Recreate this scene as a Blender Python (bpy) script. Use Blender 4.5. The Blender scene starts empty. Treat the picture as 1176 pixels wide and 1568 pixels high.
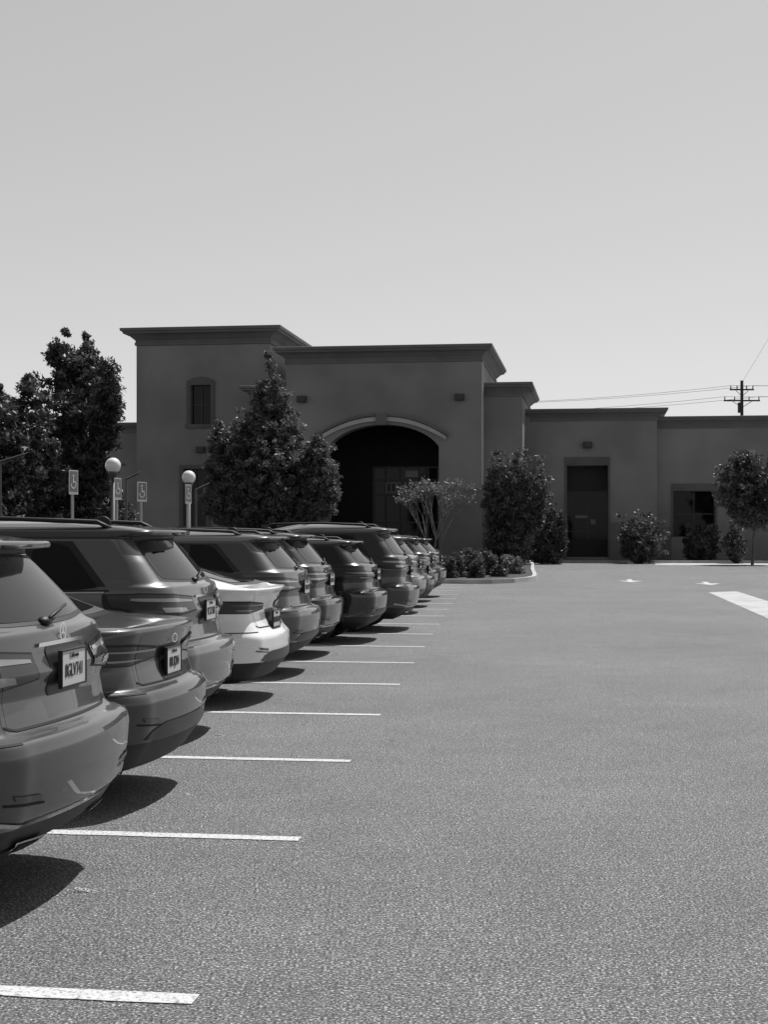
import bpy, math, random
import numpy as np
from mathutils import Vector, Matrix
random.seed(5); rng=np.random.default_rng(5)
scene=bpy.context.scene
scene.view_settings.view_transform='Standard'
try: scene.view_settings.look='None'
except Exception: pass
scene.view_settings.exposure=0
FP=2300.0; CX=588.0; HY=820.0; CH=1.6
TH=math.radians(-8.0); cT,sT=math.cos(TH),math.sin(TH)
# ---------------------------------------------------------------- helpers
def link(o,parent=None):
    scene.collection.objects.link(o)
    if parent is not None: o.parent=parent
    return o
def empty(name,loc=(0,0,0),rz=0):
    e=bpy.data.objects.new(name,None); e.location=loc; e.rotation_euler=(0,0,rz); e.empty_display_size=.3
    return link(e)
def mesh_obj(name,verts,faces,mats,parent=None,smooth=False,fm=None,loc=(0,0,0)):
    me=bpy.data.meshes.new(name); me.from_pydata([tuple(v) for v in verts],[],faces); 
    if not isinstance(mats,(list,tuple)): mats=[mats]
    for m in mats: me.materials.append(m)
    if fm is not None: me.polygons.foreach_set('material_index',fm)
    if smooth: me.polygons.foreach_set('use_smooth',[True]*len(me.polygons))
    me.update()
    o=bpy.data.objects.new(name,me); o.location=loc
    return link(o,parent)
class Geo:
    def __init__(s): s.v=[]; s.f=[]
    def box(s,x0,x1,y0,y1,z0,z1):
        b=len(s.v)
        s.v+=[(x0,y0,z0),(x1,y0,z0),(x1,y1,z0),(x0,y1,z0),(x0,y0,z1),(x1,y0,z1),(x1,y1,z1),(x0,y1,z1)]
        s.f+=[(b,b+3,b+2,b+1),(b+4,b+5,b+6,b+7),(b,b+1,b+5,b+4),(b+1,b+2,b+6,b+5),(b+2,b+3,b+7,b+6),(b+3,b,b+4,b+7)]
        return s
    def quad(s,*p):
        b=len(s.v); s.v+=list(p); s.f.append(tuple(range(b,b+len(p))))
    def tube(s,pts,rs,n=8,cap=True):
        pts=[Vector(p) for p in pts]
        if not hasattr(rs,'__len__'): rs=[rs]*len(pts)
        b=len(s.v)
        for i,p in enumerate(pts):
            d=(pts[min(i+1,len(pts)-1)]-pts[max(i-1,0)]).normalized()
            a=Vector((0,0,1)) if abs(d.z)<.9 else Vector((1,0,0))
            u=d.cross(a).normalized(); w=d.cross(u)
            for k in range(n):
                t=2*math.pi*k/n; q=p+rs[i]*(math.cos(t)*u+math.sin(t)*w); s.v.append(tuple(q))
        for i in range(len(pts)-1):
            for k in range(n):
                s.f.append((b+i*n+k,b+i*n+(k+1)%n,b+(i+1)*n+(k+1)%n,b+(i+1)*n+k))
        if cap:
            s.f.append(tuple(range(b,b+n))[::-1]); e=b+(len(pts)-1)*n; s.f.append(tuple(range(e,e+n)))
    def ball(s,c,r,nu=16,nv=10):
        if not hasattr(r,'__len__'): r=(r,r,r)
        b=len(s.v)
        for j in range(nv+1):
            ph=math.pi*(j+.02)/(nv+.04)
            for i in range(nu):
                t=2*math.pi*i/nu
                s.v.append((c[0]+r[0]*math.sin(ph)*math.cos(t),c[1]+r[1]*math.sin(ph)*math.sin(t),c[2]+r[2]*math.cos(ph)))
        for j in range(nv):
            for i in range(nu): s.f.append((b+j*nu+i,b+(j+1)*nu+i,b+(j+1)*nu+(i+1)%nu,b+j*nu+(i+1)%nu))
    def obj(s,name,mat,parent=None,smooth=False,loc=(0,0,0)):
        return mesh_obj(name,s.v,s.f,mat,parent,smooth,loc=loc)
# ---------------------------------------------------------------- materials
def newmat(name):
    m=bpy.data.materials.new(name); m.use_nodes=True; nt=m.node_tree
    return m,nt,nt.nodes['Principled BSDF']
def N(nt,t,**k):
    n=nt.nodes.new(t)
    for a,b in k.items(): setattr(n,a,b)
    return n
def g(v): return (v,v,v,1)
def noisemat(name,lo,hi,scale,rough=.8,bump=0,bscale=None,detail=6,metal=0,spec=.5,p0=.35,p1=.65):
    m,nt,b=newmat(name); tc=N(nt,'ShaderNodeTexCoord')
    n=N(nt,'ShaderNodeTexNoise'); n.inputs['Scale'].default_value=scale; n.inputs['Detail'].default_value=detail
    nt.links.new(tc.outputs['Object'],n.inputs['Vector'])
    r=N(nt,'ShaderNodeValToRGB'); r.color_ramp.elements[0].position=p0; r.color_ramp.elements[1].position=p1
    r.color_ramp.elements[0].color=g(lo); r.color_ramp.elements[1].color=g(hi)
    nt.links.new(n.outputs['Fac'],r.inputs['Fac']); nt.links.new(r.outputs['Color'],b.inputs['Base Color'])
    b.inputs['Roughness'].default_value=rough; b.inputs['Metallic'].default_value=metal; b.inputs['Specular IOR Level'].default_value=spec
    if bump:
        n2=N(nt,'ShaderNodeTexNoise'); n2.inputs['Scale'].default_value=bscale or scale*8; n2.inputs['Detail'].default_value=4
        nt.links.new(tc.outputs['Object'],n2.inputs['Vector'])
        bp=N(nt,'ShaderNodeBump'); bp.inputs['Strength'].default_value=bump; bp.inputs['Distance'].default_value=.02
        nt.links.new(n2.outputs['Fac'],bp.inputs['Height']); nt.links.new(bp.outputs['Normal'],b.inputs['Normal'])
    return m
def plain(name,c,rough=.5,metal=0,coat=0,spec=.5):
    m=noisemat(name,c*.93,c*1.05,3,rough,metal=metal,spec=spec,detail=2)
    m.node_tree.nodes['Principled BSDF'].inputs['Coat Weight'].default_value=coat
    m.node_tree.nodes['Principled BSDF'].inputs['Coat Roughness'].default_value=.04
    return m
stucco=noisemat('stucco',.215,.29,.3,.95,.25,40,spec=.1,detail=8)
stucco_b=noisemat('stucco_base',.16,.2,.5,.95,.25,40,spec=.1)
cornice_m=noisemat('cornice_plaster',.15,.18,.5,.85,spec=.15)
trim_l=noisemat('light_plaster_trim',.42,.5,1,.9,spec=.2)
trim_d=noisemat('window_surround',.12,.145,1,.9,spec=.2)
frame_m=plain('window_frame',.04,.5)
winglass,nt_,b_=newmat('building_glass'); b_.inputs['Base Color'].default_value=g(.006); b_.inputs['Roughness'].default_value=.05; b_.inputs['Specular IOR Level'].default_value=.2
concrete=noisemat('concrete',.34,.5,1.5,.9,.3,60)
mulch=noisemat('mulch',.02,.07,9,.95,.8,30)
white_paint_m,ntp,bp_=newmat('road_paint')
tcp=N(ntp,'ShaderNodeTexCoord'); np1=N(ntp,'ShaderNodeTexNoise'); np1.inputs['Scale'].default_value=60; np1.inputs['Detail'].default_value=6; np1.inputs['Roughness'].default_value=.75
ntp.links.new(tcp.outputs['Object'],np1.inputs['Vector'])
rp_=N(ntp,'ShaderNodeValToRGB'); rp_.color_ramp.elements[0].position=.37; rp_.color_ramp.elements[0].color=g(.1); rp_.color_ramp.elements[1].position=.50; rp_.color_ramp.elements[1].color=g(.58)
ntp.links.new(np1.outputs['Fac'],rp_.inputs['Fac']); ntp.links.new(rp_.outputs['Color'],bp_.inputs['Base Color']); bp_.inputs['Roughness'].default_value=.85
asph,na,ba=newmat('asphalt'); tc=N(na,'ShaderNodeTexCoord')
def nz(sc,de,ro=.5):
    n=N(na,'ShaderNodeTexNoise'); n.inputs['Scale'].default_value=sc; n.inputs['Detail'].default_value=de; n.inputs['Roughness'].default_value=ro; na.links.new(tc.outputs['Object'],n.inputs['Vector']); return n
def rmp(src,*st):
    r=N(na,'ShaderNodeValToRGB'); e=r.color_ramp.elements; e[0].position=st[0][0]; e[0].color=g(st[0][1]); e[1].position=st[1][0]; e[1].color=g(st[1][1])
    for p,c in st[2:]: q=e.new(p); q.color=g(c)
    na.links.new(src.outputs['Fac'],r.inputs['Fac']); return r
def mul(a,b):
    mx=N(na,'ShaderNodeMix'); mx.data_type='RGBA'; mx.blend_type='MULTIPLY'; mx.inputs[0].default_value=1; na.links.new(a,mx.inputs[6]); na.links.new(b,mx.inputs[7]); return mx.outputs[2]
n1=nz(85,5,.7)
r1=rmp(n1,(.39,.025),(.47,.08),(.53,.145),(.58,.26),(.64,.65))
r4=rmp(nz(20,5,.65),(.36,.75),(.64,1.25))
r2=rmp(nz(.3,5),(.3,.88),(.7,1.12))
r3=rmp(nz(2.2,5,.6),(.35,.92),(.65,1.08))
na.links.new(mul(mul(mul(r1.outputs[0],r2.outputs[0]),r3.outputs[0]),r4.outputs[0]),ba.inputs['Base Color'])
ba.inputs['Roughness'].default_value=.8; ba.inputs['Specular IOR Level'].default_value=.35
bpn=N(na,'ShaderNodeBump'); bpn.inputs['Strength'].default_value=.8; bpn.inputs['Distance'].default_value=.008
na.links.new(n1.outputs['Fac'],bpn.inputs['Height']); na.links.new(bpn.outputs['Normal'],ba.inputs['Normal'])
ground_m=noisemat('dry_ground',.1,.16,.5,.95)
bark=noisemat('bark',.05,.12,12,.95,.6,30)
def leafmat(name,lo,hi,sc=1.5):
    m=noisemat(name,lo,hi,sc,.5,spec=.5,detail=3)
    nt=m.node_tree; b=nt.nodes['Principled BSDF']; out=nt.nodes['Material Output']
    tr=N(nt,'ShaderNodeBsdfTranslucent'); ms=N(nt,'ShaderNodeMixShader'); ms.inputs[0].default_value=.35
    rr=[n for n in nt.nodes if n.type=='VALTORGB'][0]
    nt.links.new(rr.outputs['Color'],tr.inputs['Color']); nt.links.new(b.outputs[0],ms.inputs[1]); nt.links.new(tr.outputs[0],ms.inputs[2]); nt.links.new(ms.outputs[0],out.inputs['Surface'])
    return m
leaf_con=leafmat('conifer_foliage',.05,.19,2.5); leaf_dark=leafmat('dark_foliage',.03,.12,1.5); leaf_shrub=leafmat('shrub_foliage',.04,.15,3); leaf_light=leafmat('light_foliage',.1,.24,3)
# ---------------------------------------------------------------- world
W=bpy.data.worlds.new('World'); scene.world=W; W.use_nodes=True; wn=W.node_tree
sky=wn.nodes.new('ShaderNodeTexSky'); sky.sky_type='NISHITA'; sky.sun_disc=False
EL=math.radians(60); AZ=math.radians(36)
sky.sun_elevation=EL; sky.sun_rotation=AZ; sky.air_density=1.0; sky.dust_density=1.0; sky.ozone_density=1.0
def wm(op,a,b=None,c=None):
    n=wn.nodes.new('ShaderNodeMath'); n.operation=op
    for i,x in enumerate((a,b,c)):
        if x is None: continue
        if isinstance(x,(int,float)): n.inputs[i].default_value=x
        else: wn.links.new(x,n.inputs[i])
    return n.outputs[0]
sep=wn.nodes.new('ShaderNodeSeparateColor'); wn.links.new(sky.outputs[0],sep.inputs[0])
S=wm('MULTIPLY_ADD',sep.outputs[1],.3,wm('MULTIPLY',sep.outputs[0],.7))
dim=wm('POWER',wm('MINIMUM',wm('DIVIDE',S,2.5),1.0),1.3)   # red-filter response: deep overhead sky goes dark
val=wm('MULTIPLY',wm('MULTIPLY',wm('POWER',S,.5),2.05),dim)
bg=wn.nodes['Background']; wn.links.new(val,bg.inputs['Color']); bg.inputs['Strength'].default_value=.15
sd=bpy.data.lights.new('sun','SUN'); sd.energy=5.0; sd.angle=math.radians(.5); sd.color=(1,1,1)
so=bpy.data.objects.new('sun',sd); link(so); so.location=(30,40,60)
sv=Vector((math.cos(EL)*math.sin(AZ),math.cos(EL)*math.cos(AZ),math.sin(EL)))
so.rotation_euler=sv.to_track_quat('Z','Y').to_euler()
# ---------------------------------------------------------------- camera
cam=bpy.data.cameras.new('camera'); co=bpy.data.objects.new('camera',cam); link(co); scene.camera=co
co.location=(0,0,CH); co.rotation_euler=(math.radians(90),0,0); cam.sensor_fit='HORIZONTAL'; cam.sensor_width=36; cam.lens=36*FP/1176
cam.shift_y=36/1176; cam.clip_end=4000
# ---------------------------------------------------------------- helpers: image pixel coordinates unprojected onto ground, depth and wall planes
def GP(px,py):
    Y=FP*CH/(py-HY); return ((px-CX)/FP*Y,Y)
def WP(px,py,Y): return ((px-CX)/FP*Y,Y,CH+(HY-py)*Y/FP)
def F(px,py,D):
    a=(px-CX)/FP; Y=D/(-sT*a+cT); return (Y*(a*cT+sT),CH+(HY-py)*Y/FP)
def FX(px,D): return F(px,0,D)[0]
def FZ(py,D,px=600): return F(px,py,D)[1]
# ---------------------------------------------------------------- ground
mesh_obj('ground',[(-1500,-1500,-.02),(1500,-1500,-.02),(1500,1500,-.02),(-1500,1500,-.02)],[(0,1,2,3)],ground_m)
mesh_obj('parking_lot_asphalt',[(-60,-60,0),(70,-60,0),(70,100,0),(-60,100,0)],[(0,1,2,3)],asph)
u=Vector((cT,sT,0)); v=Vector((-sT,cT,0))
lg=Geo(); rl=random.Random(8)
for n in range(-2,17):
    Y=5.18+2.74*n; X=-.649+.0752*(Y-5.18)
    E=Vector((X,Y,.004)); A=E-u*5.5; M_=40; prev=None
    for k in range(M_+1):
        p=A+(E-A)*k/M_; w=.055+rl.uniform(-.004,.004); o=rl.uniform(-.003,.003)
        cur=(tuple(p-v*(w+o)),tuple(p+v*(w-o)))
        if prev: lg.quad(prev[0],cur[0],cur[1],prev[1])
        prev=cur
lg.obj('stall_lines',white_paint_m)
ar=Geo()
for (px,py) in ((965,889),(1083,893)):
    X,Y=GP(px,py)
    c=Vector((X,Y,.004))
    P=lambda a,b:tuple(c+u*a+v*b)
    ar.quad(P(-.09,-.2),P(.09,-.2),P(.09,1.6),P(-.09,1.6)); ar.quad(P(-.42,-.2),P(0,-1.8),P(.42,-.2))
ar.obj('pavement_arrows',white_paint_m)
pts=[GP(1085,907),GP(1128,905.5),GP(1210,931),GP(1210,962)]
mesh_obj('painted_crosswalk',[(p[0],p[1],.004) for p in pts],[(3,2,1,0)],concrete)
pts=[GP(1003,865),GP(1260,866.5),GP(1260,863),GP(1003,862)]
mesh_obj('concrete_apron',[(p[0],p[1],.004) for p in pts],[(0,1,2,3)],concrete)
def raised_bed(name,pts,kw=.15,h=.15,top=mulch,th=.11,km=concrete):
    n=len(pts); P=[Vector((p[0],p[1],0)) for p in pts]
    area=sum(P[i].x*P[(i+1)%n].y-P[(i+1)%n].x*P[i].y for i in range(n))
    if area<0: P=P[::-1]
    ins=[]
    for i in range(n):
        d1=(P[i]-P[i-1]).normalized(); d2=(P[(i+1)%n]-P[i]).normalized()
        n1=Vector((-d1.y,d1.x,0)); n2=Vector((-d2.y,d2.x,0)); m=(n1+n2).normalized(); ins.append(P[i]+m*kw/max(.4,m.dot(n1)))
    e=empty(name); G=Geo()
    for i in range(n):
        j=(i+1)%n; a,b_,c,d=P[i],P[j],ins[j],ins[i]
        G.quad((a.x,a.y,-.01),(b_.x,b_.y,-.01),(b_.x,b_.y,h),(a.x,a.y,h))
        G.quad((a.x,a.y,h),(b_.x,b_.y,h),(c.x,c.y,h),(d.x,d.y,h))
        G.quad((d.x,d.y,h),(c.x,c.y,h),(c.x,c.y,th-.02),(d.x,d.y,th-.02))
    G.obj('kerb',km,e)
    mesh_obj('bed_surface',[(p.x,p.y,th) for p in ins],[tuple(range(n))],top,e)
    return e
front=[(1.4,50.9),(1.9,50.2),(2.7,49.8),(3.6,49.9),(4.4,50.7),(5.0,52.2),(5.45,54),(5.75,56.5),(6.6,66),(7.8,78),(8.5,86.9)]
raised_bed('planting_bed',front+[(6,95),(-45,100),(-45,-12),(-7.6,-12),(-6.35,4.5),(-3.4,47),(-2.8,50.3),(-.5,50.6)])
b0=88.9
def gw(a,b_): 
    q=Vector((a*cT-b_*sT,a*sT+b_*cT,0)); return (q.x,q.y)
raised_bed('building_planter',[gw(FX(812,b0),b0),gw(FX(1500,b0),b0),gw(FX(1500,b0),97),gw(FX(812,b0),97)])
# ---------------------------------------------------------------- building
bld=empty('stucco_office_building',(0,0,0),TH)
def cornice(x0,x1,y0,y1,zt,h,ov,name):
    prof=[(0.0,-1.45),(.10,-1.42),(.12,-1.2),(.06,-1.15),(.06,-1.0),(.2,-.85),(.42,-.62),(.62,-.5),(.8,-.46),(.84,-.3),(.97,-.24),(1.0,0),(.9,.03),(-.4,.03),(-.4,-.5)]
    V=[];Fc=[]
    for o,z in prof:
        o*=ov; V+=[(x0-o,y0-o,zt+z*h),(x1+o,y0-o,zt+z*h),(x1+o,y1+o,zt+z*h),(x0-o,y1+o,zt+z*h)]
    for i in range(len(prof)-1):
        for k in range(4): Fc.append((i*4+k,i*4+(k+1)%4,i*4+4+(k+1)%4,i*4+4+k))
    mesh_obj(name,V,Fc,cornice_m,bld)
def block(name,x0,x1,y0,y1,zt,ops=(),arch=None,mat=stucco):
    G=Geo(); gl=Geo(); fr=Geo()
    xs=sorted(set([x0,x1]+[o[0] for o in ops]+[o[1] for o in ops]+([arch[0],arch[1]] if arch else [])))
    for a,b_ in zip(xs[:-1],xs[1:]):
        mid=(a+b_)/2
        if arch and arch[0]<mid<arch[1]:
            n=28
            def az(x):
                t=(x-(arch[0]+arch[1])/2)/((arch[1]-arch[0])/2); return arch[2]+(arch[3]-arch[2])*math.sqrt(max(0,1-(t*.92)**2))
            for i in range(n):
                p=a+(b_-a)*i/n; q=a+(b_-a)*(i+1)/n
                G.quad((p,y0,az(p)),(q,y0,az(q)),(q,y0,zt),(p,y0,zt)); G.quad((p,y0,az(p)),(p,y0+1.1,az(p)),(q,y0+1.1,az(q)),(q,y0,az(q)))
            for xx in (a,b_): G.quad((xx,y0,0),(xx,y0+1.1,0),(xx,y0+1.1,az(xx)),(xx,y0,az(xx)))
            continue
        hs=sorted([(o[2],o[3]) for o in ops if o[0]<mid<o[1]]); z=0
        for h0,h1 in hs:
            if h0>z: G.quad((a,y0,z),(b_,y0,z),(b_,y0,h0),(a,y0,h0))
            z=h1
        G.quad((a,y0,z),(b_,y0,z),(b_,y0,zt),(a,y0,zt))
    for o in ops:
        a,b_,h0,h1,d=o[:5]
        G.quad((a,y0,h0),(a,y0+d,h0),(a,y0+d,h1),(a,y0,h1)); G.quad((b_,y0,h0),(b_,y0,h1),(b_,y0+d,h1),(b_,y0+d,h0))
        G.quad((a,y0,h1),(a,y0+d,h1),(b_,y0+d,h1),(b_,y0,h1)); G.quad((a,y0,h0),(b_,y0,h0),(b_,y0+d,h0),(a,y0+d,h0))
        gl.quad((a,y0+d,h0),(b_,y0+d,h0),(b_,y0+d,h1),(a,y0+d,h1))
        nx,nz=o[5]
        w=.07
        for i in range(nx+1):
            xx=a+w/2+(b_-a-w)*i/nx; fr.box(xx-w/2,xx+w/2,y0+d-.09,y0+d-.003,h0,h1)
        for zz in nz: 
            Z=h0+(h1-h0)*zz; fr.box(a+.002,b_-.002,y0+d-.084,y0+d-.006,max(h0,Z-w/2),min(h1,Z+w/2))
    G.quad((x1,y0,0),(x1,y1,0),(x1,y1,zt),(x1,y0,zt)); G.quad((x0,y1,0),(x0,y0,0),(x0,y0,zt),(x0,y1,zt)); G.quad((x1,y1,0),(x0,y1,0),(x0,y1,zt),(x1,y1,zt))
    G.quad((x0,y0,zt-.45),(x1,y0,zt-.45),(x1,y1,zt-.45),(x0,y1,zt-.45))
    G.obj(name,mat,bld)
    if gl.v: gl.obj(name+'_glass',winglass,bld); fr.obj(name+'_frames',frame_m,bld)
def sconce(px,py,D):
    x,z=F(px,py,D); G=Geo(); G.box(x-.28,x+.28,D-.3,D,z-.18,z+.2); G.box(x-.2,x+.2,D-.36,D-.3,z-.14,z+.1); G.obj('wall_sconce',frame_m,bld)
Dc=88; x0,x1=FX(438,Dc),FX(737,Dc); zt=FZ(531,Dc)
xa,xb=FX(501,Dc),FX(672,Dc); zs=FZ(706,Dc); za=FZ(650,Dc)
block('entry_block_wall',x0,x1,Dc,Dc+13,zt-.1,arch=(xa,xb,zs,za))
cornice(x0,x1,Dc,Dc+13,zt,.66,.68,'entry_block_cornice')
T=Geo(); n=40; xm=(xa+xb)/2; hw=(xb-xa)/2
tl,tr_=FX(487,Dc),FX(683,Dc); hw2=(tr_-tl)/2; xm2=(tl+tr_)/2
def ring(x):
    t=(x-xm2)/hw2; zb=FZ(671,Dc); zc=FZ(641,Dc); return zb+(zc-zb)*(1-abs(t)**2.1)
ks0,ks1=FX(576,Dc),FX(593,Dc)
for (A,B) in ((tl,ks0),(ks1,tr_)):
    for i in range(n):
        p=A+(B-A)*i/n; q=A+(B-A)*(i+1)/n; th=.3
        T.quad((p,Dc-.12,ring(p)-th/2),(q,Dc-.12,ring(q)-th/2),(q,Dc-.12,ring(q)+th/2-.06),(p,Dc-.12,ring(p)+th/2-.06))
        T.quad((p,Dc-.12,ring(p)+th/2-.06),(q,Dc-.12,ring(q)+th/2-.06),(q,Dc,ring(q)+th/2),(p,Dc,ring(p)+th/2))
        T.quad((p,Dc-.12,ring(p)-th/2),(p,Dc,ring(p)-th/2),(q,Dc,ring(q)-th/2),(q,Dc-.12,ring(q)-th/2))
T.obj('arch_moulding',trim_l,bld)
T=Geo()
for (A,B) in ((tl-.12,ks0),(ks1,tr_+.12)):
    for i in range(n):
        p=A+(B-A)*i/n; q=A+(B-A)*(i+1)/n; th=.16; o=.25
        T.quad((p,Dc-.2,ring(p)+o-th/2),(q,Dc-.2,ring(q)+o-th/2),(q,Dc-.2,ring(q)+o+th/2),(p,Dc-.2,ring(p)+o+th/2))
        T.quad((p,Dc-.2,ring(p)+o+th/2),(q,Dc-.2,ring(q)+o+th/2),(q,Dc,ring(q)+o+th/2),(p,Dc,ring(p)+o+th/2))
        T.quad((p,Dc-.2,ring(p)+o-th/2),(p,Dc,ring(p)+o-th/2),(q,Dc,ring(q)+o-th/2),(q,Dc-.2,ring(q)+o-th/2))
T.box(ks0,ks1,Dc-.28,Dc,FZ(651,Dc),FZ(634,Dc))
T.obj('arch_drip_moulding',cornice_m,bld)
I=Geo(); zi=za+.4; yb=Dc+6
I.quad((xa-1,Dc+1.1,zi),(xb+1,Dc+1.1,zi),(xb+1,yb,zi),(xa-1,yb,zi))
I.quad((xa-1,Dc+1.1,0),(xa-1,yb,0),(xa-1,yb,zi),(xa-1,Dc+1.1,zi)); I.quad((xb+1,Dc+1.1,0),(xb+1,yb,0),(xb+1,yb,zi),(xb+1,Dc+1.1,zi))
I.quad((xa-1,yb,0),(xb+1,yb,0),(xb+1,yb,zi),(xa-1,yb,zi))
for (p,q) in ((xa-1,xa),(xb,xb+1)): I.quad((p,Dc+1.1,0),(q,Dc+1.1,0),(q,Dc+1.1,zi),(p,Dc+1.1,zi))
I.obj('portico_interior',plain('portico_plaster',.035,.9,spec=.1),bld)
D2=yb-.1
Gd=Geo(); Fr=Geo()
a,b_=FX(572,D2),FX(672,D2); z1=FZ(716,D2)
Gd.quad((a,D2,.15),(b_,D2,.15),(b_,D2,z1),(a,D2,z1)); Gd.obj('entry_glazing',winglass,bld)
for px in (572,590,612,640,656,671): x=FX(px,D2); Fr.box(x-.06,x+.06,D2-.1,D2-.003,.15,z1+.06)
for py in (716,735,758,800): z=FZ(py,D2); Fr.box(a,b_,D2-.09,D2-.006,z-.05,z+.05)
Fr.obj('entry_door_frames',plain('aluminium_frame',.05,.5,.2),bld)
sg=Geo(); x_,z_=F(603,747,D2); sg.box(x_-.5,x_+.5,D2-.14,D2-.11,z_-.35,z_+.35); sg.obj('entry_notice_board',plain('notice',.2,.6),bld)
sg=Geo()
for px in (596,603,611): x_,z_=F(px,747,D2); sg.box(x_-.08,x_+.08,D2-.16,D2-.145,z_-.22,z_+.22)
sg.obj('notice_lettering',plain('notice_dark',.03,.6),bld)
sg=Geo(); x_,z_=F(631,726,D2); sg.box(x_-.4,x_+.4,D2-.14,D2-.11,z_-.2,z_+.2); sg.obj('transom_reflection',plain('transom_reflection_tone',.35,.6),bld)  # pale box painted in for the reflection in the upper entry glass
Wn=Geo(); zw=FZ(748,Dc)
Wn.box(xb+.05,x1+.04,Dc-.06,Dc-.002,0,zw); Wn.box(x0-.04,xa-.05,Dc-.06,Dc-.002,0,zw); Wn.obj('wainscot',stucco_b,bld)
sconce(463,612,Dc); sconce(704,609,Dc)
dp=Geo(); dp.box(x1+.003,x1+.1,Dc+.02,Dc+.5,zw,zt-1.0); dp.obj('downspout',trim_l,bld)
Ds=89; z=FZ(587,Ds,770)
block('right_step_wall',x1+.003,FX(800,Ds),Ds,Ds+10,z-.1); cornice(x1-1,FX(800,Ds),Ds,Ds+10,z,.55,.62,'right_step_cornice')
block('left_step_wall',FX(384,Ds),x0-.003,Ds,Ds+2.2,z-.1); cornice(FX(384,Ds),x0+1,Ds,Ds+2.2,z,.55,.62,'left_step_cornice')
Dt=92; t0,t1=FX(209,Dt),FX(413,Dt); z=FZ(503,Dt,310)
def R(px0,px1,py0,py1,D,d,grid): return (FX(px0,D),FX(px1,D),FZ(py1,D,px0),FZ(py0,D,px0),d,grid)
w1=R(292,323,590,650,Dt,.35,(2,(0,.5,1))); w2=R(281,316,718,806,Dt,.35,(2,(0,.5,1)))
block('tower_wall',t0,t1,Dt,Dt+10,z-.1,ops=[w1,w2]); cornice(t0,t1,Dt,Dt+10,z,.72,.85,'tower_cornice')
def surround(w,D,arched=False,t=.24,name='window_surround'):
    G=Geo(); a,b_,h0,h1=w[:4]
    G.box(a-t,a-.003,D-.1,D-.002,h0,h1); G.box(b_+.003,b_+t,D-.1,D-.002,h0,h1); G.box(a-t-.08,b_+t+.08,D-.16,D-.002,h0-.24,h0-.003)
    n=12
    for i in range(n):
        p=a-t+(b_-a+2*t)*i/n; q=a-t+(b_-a+2*t)*(i+1)/n
        f=lambda x:(.28*(1-((x-(a+b_)/2)/((b_-a)/2+t))**2) if arched else 0)
        G.quad((p,D-.1,h1),(q,D-.1,h1),(q,D-.1,h1+t+f(q)),(p,D-.1,h1+t+f(p)))
        G.quad((p,D-.1,h1+t+f(p)),(q,D-.1,h1+t+f(q)),(q,D,h1+t+f(q)),(p,D,h1+t+f(p)))
        G.quad((p,D-.1,h1),(p,D,h1),(q,D,h1),(q,D-.1,h1))
    G.obj(name,trim_d,bld)
surround(w1,Dt,True); surround(w2,Dt)
sconce(308,689,Dt)
Dl=93; z=FZ(648,Dl,180); block('left_wing_wall',FX(-260,Dl),t0-.003,Dl,Dl+10,z-.1); cornice(FX(-260,Dl),t0+1,Dl,Dl+10,z,.45,.3,'left_wing_cornice')
Dr=93; z=FZ(627,Dr,900); ra,rb=FX(802,Dr),FX(1006,Dr)
op=R(868,931,713,853,Dr,1.3,(2,(0,.28,.72,1)))
block('right_wing_wall',ra,rb,Dr,Dr+12,z-.1,ops=[op]); cornice(ra+.5,rb,Dr,Dr+12,z,.5,.66,'right_wing_cornice')
tg=Geo(); tg.box(op[0]-.12,op[1]+.12,Dr-.08,Dr-.002,op[3]+.003,op[3]+.5); tg.box(op[0]-.12,op[0]-.003,Dr-.07,Dr-.002,.2,op[3]); tg.box(op[1]+.003,op[1]+.12,Dr-.07,Dr-.002,.2,op[3])
tg.obj('opening_trim',trim_d,bld)
sconce(900,682,Dr)
pn=Geo(); pn.box(op[0]+.01,op[1]-.01,Dr+1.0,Dr+1.2,FZ(750,Dr,900),op[3]-.002); pn.box(op[0]+.01,op[1]-.01,Dr+1.0,Dr+1.2,.1,FZ(826,Dr,900)); pn.obj('recess_panel',plain('recess_dark',.05,.9,spec=.1),bld)
pn=Geo(); x_,z_=F(893,790,Dr); pn.box(x_-.5,x_+.25,Dr+1.18,Dr+1.205,z_-.12,z_+.05); pn.box(x_+.45,x_+.75,Dr+1.18,Dr+1.205,z_-.5,z_-.2); pn.obj('window_reflections',plain('window_reflection_tone',.2,.7),bld)  # pale boxes stand in for reflections on the recessed window glass
Df=94; z=FZ(638,Df,1100)
op2=R(1031,1095,752,822,Df,.4,(2,(0,.5,1)))
block('far_right_wing_wall',rb+.003,FX(1500,Df),Df,Df+12,z-.1,ops=[op2]); cornice(rb-.6,FX(1500,Df),Df,Df+12,z,.5,.5,'far_right_wing_cornice')
tg=Geo(); tg.box(op2[0]-.12,op2[1]+.12,Df-.08,Df-.002,op2[3]+.003,op2[3]+.45); tg.box(op2[0]-.12,op2[0]-.003,Df-.07,Df-.002,op2[2],op2[3]); tg.box(op2[1]+.003,op2[1]+.12,Df-.07,Df-.002,op2[2],op2[3]); tg.obj('window_head_trim',trim_d,bld)
wn_=Geo(); wz=FZ(800,Dr,900)
wn_.box(ra,op[0]-.13,Dr-.05,Dr-.002,0,wz); wn_.box(op[1]+.13,rb,Dr-.05,Dr-.002,0,wz); wn_.box(rb+.01,op2[0]-.13,Df-.05,Df-.002,0,wz-.3); wn_.obj('wing_wainscot',stucco_b,bld)
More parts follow.
